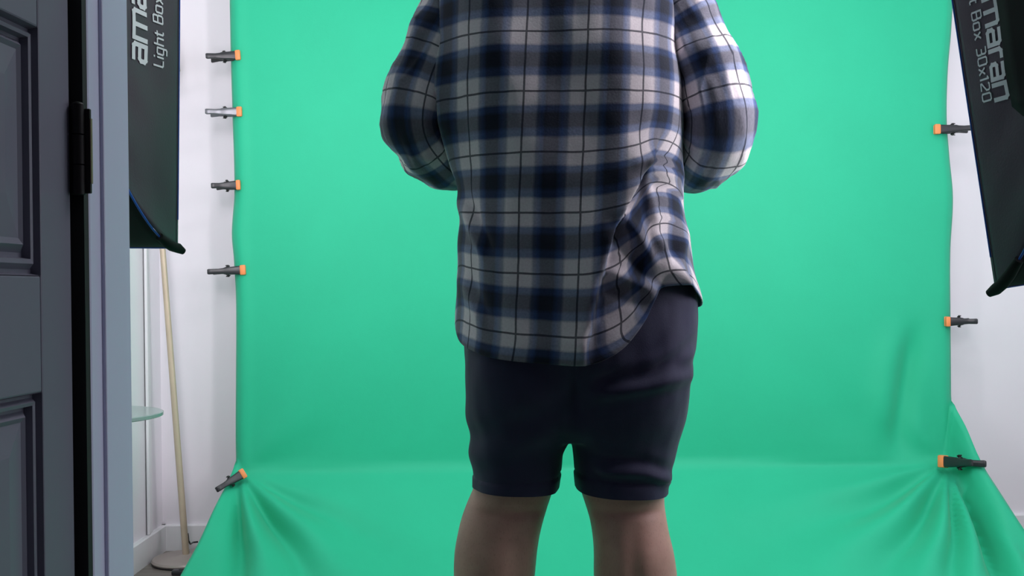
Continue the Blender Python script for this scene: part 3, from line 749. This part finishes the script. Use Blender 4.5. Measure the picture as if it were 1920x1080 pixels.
# torso, neck and head inside the clothes
torso = [(-150, 1000, 1092, 0.060, 0.012), (-100, 996, 1098, 0.066, 0.0), (-70, 930, 1162, 0.080, -0.01), (-40, 872, 1222, 0.095, -0.01), (20, 845, 1236, 0.115, 0.0), (120, 850, 1232, 0.130, 0.006), (300, 885, 1255, 0.148, 0.01),
         (480, 890, 1270, 0.152, 0.01), (620, 895, 1272, 0.148, 0.0), (720, 905, 1262, 0.125, 0.0), (800, 930, 1240, 0.09, 0.0)]
pieces.append(loft(rings_px(torso, 15, 48, 2.2)))
hx = P(1046, -150, YP).x; hz = 1.675
def head_shell():
    rings = []
    rows = [(-0.125, 0.030, 0.045, 0.055), (-0.115, 0.048, 0.062, 0.045), (-0.09, 0.060, 0.080, 0.022), (-0.05, 0.069, 0.092, 0.006), (0.0, 0.075, 0.098, 0.0), (0.05, 0.076, 0.100, -0.006), (0.085, 0.068, 0.088, -0.010), (0.108, 0.050, 0.062, -0.010), (0.122, 0.022, 0.028, -0.010)]
    for dz, a, b, c in rows: rings.append(ring(hx, YP+0.025+c, hz+dz, a, b, 36, 2.15))
    return loft(rings)
pieces.append(head_shell())
pieces.append(tube_data([(hx, YP+0.118, hz+0.018), (hx, YP+0.136, hz-0.020), (hx, YP+0.142, hz-0.036), (hx, YP+0.118, hz-0.044)], [0.009, 0.012, 0.015, 0.011], 12))   # nose
for s_ in (-1, 1):
    pieces.append(tube_data([(hx+0.070*s_, YP+0.02, hz+0.025), (hx+0.083*s_, YP+0.012, hz+0.010), (hx+0.082*s_, YP+0.014, hz-0.012), (hx+0.070*s_, YP+0.024, hz-0.030)], [0.008, 0.013, 0.012, 0.007], 10))  # ears
    pieces.append(tube_data([(hx+0.018*s_, YP+0.112, hz+0.032), (hx+0.048*s_, YP+0.098, hz+0.034)], 0.010, 10))  # brow
pieces.append(tube_data([(hx-0.024, YP+0.106, hz-0.068), (hx, YP+0.116, hz-0.067), (hx+0.024, YP+0.106, hz-0.068)], [0.006, 0.0085, 0.006], 10))  # lips
ARM_R = [(1165, -48, 1.90, .044), (1216, -36, 1.90, .054), (1254, -2, 1.895, .060), (1296, 64, 1.89, .062), (1322, 130, 1.88, .066), (1342, 200, 1.87, .068), (1346, 240, 1.875, .066), (1334, 276, 1.91, .062), (1312, 308, 1.975, .053), (1270, 306, 2.06, .049), (1222, 290, 2.13, .045), (1195, 284, 2.16, .042)]
ARM_L = [(945, -48, 1.90, .044), (894, -36, 1.90, .053), (860, -2, 1.895, .057), (828, 64, 1.89, .057), (798, 130, 1.88, .058), (776, 196, 1.87, .0575), (774, 232, 1.875, .055), (794, 268, 1.91, .055), (836, 302, 1.975, .056), (900, 300, 2.06, .050), (950, 292, 2.13, .045), (975, 286, 2.16, .042)]
def arm_path(A):
    out = []
    for k in range(len(A)):
        p = P(A[k][0], A[k][1], A[k][2]); out.append((p, A[k][3]))
    return out
def resample(A, step):
    pr = arm_path(A); acc = [0.0]
    for k in range(1, len(pr)): acc.append(acc[-1]+(pr[k][0]-pr[k-1][0]).length)
    tb_ = [(acc[k], pr[k][0].x, pr[k][0].y, pr[k][0].z, pr[k][1]) for k in range(len(pr))]
    n = int(acc[-1]/step); return [(acc[-1]*k/n,)+table(tb_, acc[-1]*k/n) for k in range(n+1)]
for A, s_ in ((ARM_L, 1), (ARM_R, -1)):
    rs = resample(A, 0.03)
    pieces.append(tube_data([(r[1], r[2], r[3]) for r in rs], [r[4]*0.68 for r in rs], 20))
    w = Vector(rs[-1][1:4]); d = Vector((s_*0.86, 0.42, 0.06)).normalized(); side_ = Vector((0.0, 0.35, 1.0)).normalized()
    side_ = (side_-d*side_.dot(d)).normalized(); nrm = d.cross(side_)*s_      # palm looks back at the body
    # palm, four unequal curled fingers, and the thumb from the side of the palm
    pieces.append(tube_data([w, w+d*0.03, w+d*0.065, w+d*0.088], [0.024, 0.030, 0.034, 0.030], 18, True, 0.45, side_))
    for q, (ln, off) in enumerate(((0.066, 0.026), (0.076, 0.009), (0.070, -0.009), (0.054, -0.026))):
        b_ = w+d*(0.086-0.004*abs(q-1))+side_*off; pts = [b_-d*0.02]
        ang = 0.25
        p_ = b_.copy(); pts.append(p_.copy())
        for sg, fr in ((0, 0.45), (1, 0.32), (2, 0.23)):
            p_ = p_+(d*math.cos(ang)+nrm*math.sin(ang))*ln*fr; pts.append(p_.copy()); ang += 0.55
        pieces.append(tube_data(pts, [0.009, 0.0092, 0.0085, 0.008, 0.006], 12))
    tb0 = w+d*0.022+side_*0.020; pts = [tb0, tb0+(d*0.5+side_*0.8+nrm*0.2)*0.032, tb0+(d*0.75+side_*0.75+nrm*0.45)*0.056, tb0+(d*0.95+side_*0.62+nrm*0.6)*0.072]
    pieces.append(tube_data(pts, [0.013, 0.0115, 0.0098, 0.007], 12))
body_me = union_mesh('body', [(local(v), f) for v, f in pieces], 0.0052, 8)
body = link_mesh('body', body_me, M['skin'], person)
# soft crease behind each knee, calf muscle split
for v in body.data.vertices:
    w = v.co+inv
    for cxp in (962, 1172):
        c = P(cxp, 948, YP)
        if abs(w.x-c.x) < 0.09 and w.y < YP:
            dz = w.z-c.z
            v.co.y += 0.007*math.exp(-(dz/0.008)**2)*math.exp(-((w.x-c.x)/0.06)**2)
            if dz < 0: v.co.y += 0.006*math.exp(-((w.x-c.x-0.004)/0.016)**2)*math.exp(-((dz+0.12)/0.09)**2)
# short hair
hr = []
for k in range(14):
    ph = k/13*1.62
    hr.append(ring(hx, YP+0.014-0.006*math.sin(ph), hz+0.050+0.083*math.cos(ph)-0.012*math.sin(ph), max(0.002, 0.083*math.sin(ph)), max(0.002, 0.106*math.sin(ph)), 36, 2.1))
for k in range(1, 5):
    r_ = ring(hx, YP+0.010-0.004*k, hz+0.035-0.022*k, 0.083-0.002*k, 0.103-0.004*k, 36, 2.1)
    hr.append([Vector((v.x, min(v.y, YP+0.03), v.z)) for v in r_])
V, Fc = loft(hr); o = mesh_from('hair', local(V), Fc, M['hair'], person)

# ---- shorts
def shorts():
    hip = [(500, 884, 1286, 0.150, 0.0), (560, 872, 1302, 0.158, -0.004), (640, 869, 1300, 0.163, -0.010), (690, 873, 1291, 0.150, -0.012), (735, 876, 1285, 0.132, -0.012), (790, 890, 1268, 0.112, -0.01), (822, 930, 1225, 0.09, 0.0)]
    lL = [(560, 874, 1080, 0.125, -0.01), (690, 873, 1098, 0.138, -0.024), (780, 878, 1084, 0.126, -0.014), (828, 881, 1067, 0.113, -0.004), (850, 883, 1057, 0.110, -0.002), (880, 886, 1054, 0.107, 0.0), (908, 888, 1049, 0.105, 0.0), (950, 890, 1046, 0.104, 0.0)]
    lR = [(560, 1066, 1302, 0.125, -0.01), (690, 1038, 1291, 0.138, -0.024), (780, 1052, 1279, 0.126, -0.014), (828, 1072, 1268, 0.113, -0.004), (850, 1076, 1264, 0.110, -0.002), (880, 1079, 1258, 0.107, 0.0), (913, 1083, 1250, 0.105, 0.0), (955, 1087, 1246, 0.104, 0.0)]
    ps = [loft(rings_px(hip, 8, 56, 2.25)), loft(rings_px(lL, 8, 44, 2.35)), loft(rings_px(lR, 8, 44, 2.35))]
    me = union_mesh('shorts', [(local(v), f) for v, f in ps], 0.0046, 10)
    o = link_mesh('shorts', me, M['navy'], person)
    me.update()
    nrms = [v.normal.copy() for v in me.vertices]
    for v, n in zip(me.vertices, nrms):
        w = v.co+inv; px = CX+w.x*1000; py = zpy(w.z)
        back = sstep(0.3, -0.3, n.y)
        d = 0.0
        # drag lines across the right seat, sloping up to the hip
        q = (py-700)+0.16*(px-1180)+18*noise.noise(Vector((w.x*9, w.z*3, 1)))
        d += 0.0085*math.sin(q/9.5)*math.exp(-(q/34)**2)*sstep(1075, 1130, px)*sstep(1310, 1240, px)
        q2 = (py-872)-0.22*(px-1180)+10*noise.noise(Vector((w.x*11, w.z*4, 5)))
        d += 0.0085*math.sin(q2/8.0+1)*math.exp(-(q2/24)**2)*sstep(1090, 1130, px)*sstep(1262, 1225, px)
        q3 = (py-660)+0.5*(px-1270)
        d += 0.006*math.sin(q3/9.0)*math.exp(-(q3/26)**2)*sstep(1190, 1230, px)*sstep(1300, 1265, px)
        # left leg, looser and darker
        q4 = (py-800)+0.35*(px-960)
        d += 0.004*math.sin(q4/14.0)*math.exp(-(q4/60)**2)*sstep(1050, 1000, px)
        d += 0.0045*noise.noise(Vector((w.x*14, w.y*14, w.z*7)))+0.002*noise.noise(Vector((w.x*30, w.y*30, w.z*16)))
        # hem stitched a little above the edge
        hem = 908 if px < 1065 else lerp(905, 918, (px-1085)/165)
        if py > 780: d += 0.0016*sstep(hem-19, hem-16, py)-0.0016*math.exp(-((py-(hem-20))/2.4)**2)
        # seat seam and side seams
        if back > 0.2 and py < 830: d -= 0.010*math.exp(-((px-1068)/14)**2)*sstep(640, 720, py)*sstep(800, 750, py)
        v.co += n*d
    # trim both legs to one clean hem
    p0 = P(888, 908, YP); p1 = P(1246, 919, YP); dx_ = (p1-p0).normalized(); up = Vector((0, 1, 0)).cross(dx_)*-1
    if up.z < 0: up = -up
    bmx = bmesh.new(); bmx.from_mesh(me)
    bmesh.ops.bisect_plane(bmx, geom=bmx.verts[:]+bmx.edges[:]+bmx.faces[:], plane_co=p0-inv, plane_no=up, clear_inner=True)
    bmesh.ops.holes_fill(bmx, edges=[e for e in bmx.edges if e.is_boundary], sides=0)
    bmx.to_mesh(me); bmx.free()
    for p_ in me.polygons: p_.use_smooth = True
    me.set_sharp_from_angle(angle=0.9)
    return o
shorts()

# ---- plaid shirt
TORSO = [(-118, 985, 1106, 0.070, 0.005), (-100, 960, 1134, 0.078, 0.0), (-75, 890, 1204, 0.100, -0.008), (-45, 845, 1250, 0.122, -0.012), (0, 822, 1262, 0.140, -0.010), (80, 812, 1262, 0.156, -0.004), (150, 812, 1272, 0.166, 0.0),
         (220, 822, 1280, 0.172, 0.004), (300, 846, 1283, 0.176, 0.006), (350, 858, 1284, 0.178, 0.008), (400, 862, 1284, 0.178, 0.008), (470, 856, 1293, 0.180, 0.004), (560, 855, 1304, 0.182, 0.0), (640, 858, 1306, 0.182, -0.002), (700, 860, 1306, 0.182, -0.004)]
HEM_B = [(850, 596), (858, 616), (868, 636), (890, 648), (930, 660), (1010, 669), (1080, 673), (1112, 664), (1150, 641), (1185, 598), (1212, 552), (1232, 541), (1260, 541), (1285, 556), (1310, 584)]
FOLD = [(250, 1236), (285, 1222), (340, 1192), (420, 1152), (480, 1132), (560, 1112), (640, 1098), (700, 1090)]
def shirt():
    NU, NV = 300, 190
    V = []; UV = []; Fc = []; VT = []
    z_of = lambda py: EYE-(py-CY)/1000
    for j in range(NV+1):
        v = j/NV
        for i in range(NU):
            th = 2*PI*i/NU
            c, s_ = math.cos(th), math.sin(th)
            # find the hem row for this direction
            pxe = 1080+222*math.copysign(abs(c)**(2/2.5), c)
            hb = table(HEM_B, pxe)[0]
            pxs = pxe
            hf = 625-40*abs(c)**6
            sidew = sstep(-0.25, 0.25, s_)
            hem = lerp(hb, hf, sidew)
            top_py = -118
            py = lerp(top_py, hem, v)
            xl, xr, hd, dc = table(TORSO, py)
            e = lerp(2.1, 2.55, sstep(-80, 200, py))
            cx_ = (xl+xr)/2; hw_ = (xr-xl)/2
            # picture offsets to metres, with the slight roll undone
            a = P(cx_, py, YP)
            x = a.x+hw_/1000*math.copysign(abs(c)**(2/e), c); y = YP+dc+hd*math.copysign(abs(s_)**(2/e), s_)
            z = z_of(py)
            nx = c*hd; ny = s_*hw_/1000; nl = math.hypot(nx, ny); nx /= nl; ny /= nl
            # ---- folds (back only), in picture units of the back surface
            depth = y
            qx = CX+(x*F/depth); qy = CY+(EYE-z)*F/depth-(qx-CX)*ROLL
            bk = sstep(0.15, -0.45, s_)
            d = 0.0
            fx = table(FOLD, qy)[0]
            on = sstep(235, 330, qy)*sstep(720, 640, qy)
            dd = qx-fx
            if dd < 0: f = 0.027*math.exp(-(dd/75.0)**2)
            else: f = lerp(0.027, -0.014, sstep(0, 13, dd))*math.exp(-(max(0, dd-13)/85.0)**2)
            d += f*on*bk
            # vertical drape of the loose back
            g = 0.0042*math.sin(qx/31.0+0.004*qy+1.4*noise.noise(Vector((qx/150, qy/260, 0))))*sstep(40, 420, qy)
            g += 0.0060*noise.noise(Vector((qx/95, qy/210, 5)))
            g += 0.0026*noise.noise(Vector((qx/38, qy/60, 8)))
            d += g*lerp(0.5, 1, bk)
            # shoulder-blade hollow along the spine
            d += bk*(-0.010*math.exp(-((qx-1030)/70)**2)*sstep(330, 100, qy)+0.006*math.exp(-((qx-930)/60)**2)*math.exp(-((qy-90)/90)**2)+0.006*math.exp(-((qx-1150)/60)**2)*math.exp(-((qy-90)/90)**2))
            # bunched cloth over the right hip: creases from the gather point
            for (ax, ay, bx_, by, amp, wd_) in ((1165, 395, 1290, 560, 0.013, 15), (1232, 430, 1285, 545, 0.011, 11), (1290, 430, 1270, 540, 0.008, 9), (1130, 505, 1230, 545, 0.010, 15), (1180, 300, 1290, 330, 0.006, 14), (1215, 290, 1240, 420, 0.006, 10)):
                ux, uy = bx_-ax, by-ay; ln = math.hypot(ux, uy); ux /= ln; uy /= ln
                al = (qx-ax)*ux+(qy-ay)*uy; ac = -(qx-ax)*uy+(qy-ay)*ux
                d += bk*amp*math.exp(-(ac/wd_)**2)*sstep(-20, 30, al)*sstep(ln+25, ln-20, al)
                d -= bk*amp*0.6*math.exp(-((ac-1.9*wd_)/wd_)**2)*sstep(-20, 30, al)*sstep(ln+25, ln-20, al)
            # left flank creases
            for (ax, ay, bx_, by, amp, wd_) in ((862, 370, 905, 475, 0.008, 9), (862, 520, 900, 610, 0.005, 10), (800, 60, 860, 330, 0.006, 16)):
                ux, uy = bx_-ax, by-ay; ln = math.hypot(ux, uy); ux /= ln; uy /= ln
                al = (qx-ax)*ux+(qy-ay)*uy; ac = -(qx-ax)*uy+(qy-ay)*ux
                d += amp*math.exp(-(ac/wd_)**2)*sstep(-20, 30, al)*sstep(ln+25, ln-20, al)
                d -= 0.7*amp*math.exp(-((ac+1.8*wd_)/wd_)**2)*sstep(-20, 30, al)*sstep(ln+25, ln-20, al)
            # hem flares very slightly
            d += 0.006*sstep(0.9, 1.0, v)
            V.append(Vector((x+nx*d, y+ny*d, z)))
            # cloth coordinates: u along the back, v down; the pulled-up tail carries its rows with it
            pull = hem-671 if s_ < 0.2 else 0
            twist = sstep(0, 60, dd)*on*bk
            vt = py-pull*sstep(0.45, 1.0, v)*0.85*bk
            UV.append(((i/NU), vt/1000))
    # arc-length u from a middle row so that cloth squares keep their size
    iback = int(NU*0.75); ARC = []
    for j in range(NV+1):
        arc = [0.0]
        for i in range(NU): arc.append(arc[-1]+math.hypot(V[j*NU+(i+1) % NU].x-V[j*NU+i].x, V[j*NU+(i+1) % NU].y-V[j*NU+i].y))
        c_ = V[j*NU+iback]; py_ = CY+(EYE-c_.z)*F/c_.y
        line = (990-0.048*(py_-50)-CX)*c_.y/F-(py_-CY)*ROLL*c_.y/F
        a0 = arc[iback]-(c_.x-line)
        ARC.append([(q-a0)*0.99 for q in arc])
    for j in range(NV):
        for i in range(NU):
            i2 = (i+1) % NU; Fc.append((j*NU+i, (j+1)*NU+i, (j+1)*NU+i2, j*NU+i2))
    uvc = []
    for j in range(NV):
        for i in range(NU):
            for (jj, ii) in ((j, i), (j+1, i), (j+1, i+1), (j, i+1)):
                k = jj*NU+ii % NU
                uvc.append((ARC[jj][ii]+U0, UV[k][1]+V0))
    # sleeves
    for A, seed in ((ARM_R, 3), (ARM_L, 11)):
        rs = resample(A, 0.006); n = 96; b0 = len(V); m_ = len(rs)
        pts = [Vector(r[1:4]) for r in rs]
        elbow = min(range(m_), key=lambda k: abs(rs[k][0]-0.385))
        a_ = None
        rows = []
        for k in range(m_):
            t = (pts[min(k+1, m_-1)]-pts[max(k-1, 0)]).normalized()
            if a_ is None: a_ = Vector((0, -1, 0))
            a_ = (a_-t*a_.dot(t)).normalized(); b_ = t.cross(a_)
            for q in range(n):
                th = 2*PI*q/n
                dr = a_*math.cos(th)+b_*math.sin(th)
                s_al = rs[k][0]
                w = 0.0048*noise.noise(Vector((math.cos(th)*1.6+seed, math.sin(th)*1.6, s_al*9)))+0.0022*noise.noise(Vector((math.cos(th)*4+seed, math.sin(th)*4, s_al*26)))
                # drag rings above and below the elbow
                de = s_al-rs[elbow][0]
                sw_ = math.sin(de*88+2.4*math.cos(th+0.6)+seed); w += 0.0075*(math.copysign(abs(sw_)**1.4, sw_))*math.exp(-(de/0.075)**2)*(0.55-0.45*math.cos(th+0.4))
                w += 0.0040*(1-abs(noise.noise(Vector((math.cos(th)*1.3+seed*3, math.sin(th)*1.3+s_al*5, s_al*13))))*2.2)**3*0.9 if s_al > 0.1 else 0
                w += 0.004*math.sin(s_al*46+1.5*math.sin(th)+seed)*sstep(0.0, 0.1, s_al)*math.exp(-((s_al-0.19)/0.09)**2)
                w += 0.007*math.exp(-((de-0.055)/0.012)**2)*(0.5-0.5*math.cos(th))-0.006*math.exp(-((de-0.083)/0.014)**2)*(0.5-0.5*math.cos(th)); tip = 0.92+0.08*sstep(m_-1, m_-8, k)
                V.append(pts[k]+dr*(rs[k][4]*tip+w))
            if k == m_-1: pass
        for k in range(m_-1):
            for q in range(n):
                q2 = (q+1) % n
                Fc.append((b0+k*n+q, b0+k*n+q2, b0+(k+1)*n+q2, b0+(k+1)*n+q))
                for (kk, qq) in ((k, q), (k, q+1), (k+1, q+1), (k+1, q)):
                    uvc.append((0.42*qq/n+(0.055 if seed == 3 else 0.03)+0.2, (rs[kk][0]-0.405)*1.15+0.105*20))
    me = bpy.data.meshes.new('shirt'); me.from_pydata([tuple(v-inv) for v in V], [], Fc); me.update()
    ul = me.uv_layers.new(name='UVMap')
    for k, uvv in enumerate(uvc): ul.data[k].uv = uvv
    o = link_mesh('plaid_shirt', me, M['plaid'], person)
    so = o.modifiers.new('t', 'SOLIDIFY'); so.thickness = 0.0022; so.offset = -1
    # cuffs and collar
    for A in (ARM_R, ARM_L):
        rs = resample(A, 0.006)[-9:]; c = tube('cuff', [Vector(r[1:4])-inv for r in rs], [r[4]*0.93+0.002 for r in rs], M['navy'], o, 32)
        c['label'] = 'dark cuff band'
    cr_ = []
    cc = P(1046, -120, YP)
    for k, (dz, a, b) in enumerate(((-0.012, 0.066, 0.074), (0.012, 0.060, 0.070), (0.034, 0.060, 0.068), (0.030, 0.066, 0.074), (0.004, 0.073, 0.082), (-0.012, 0.078, 0.090))):
        cr_.append(ring(cc.x, YP+0.012, cc.z+dz, a, b, 40))
    Vc, Fcc = loft(cr_); mesh_from('collar', local(Vc), Fcc[:-2], M['navy'], o)
U0, V0 = 0.0, 0.0
# put a pale column line under picture column 988 and a pale row line on row 172
U0 = 0.105*20
V0 = 0.105*20-0.310
shirt()
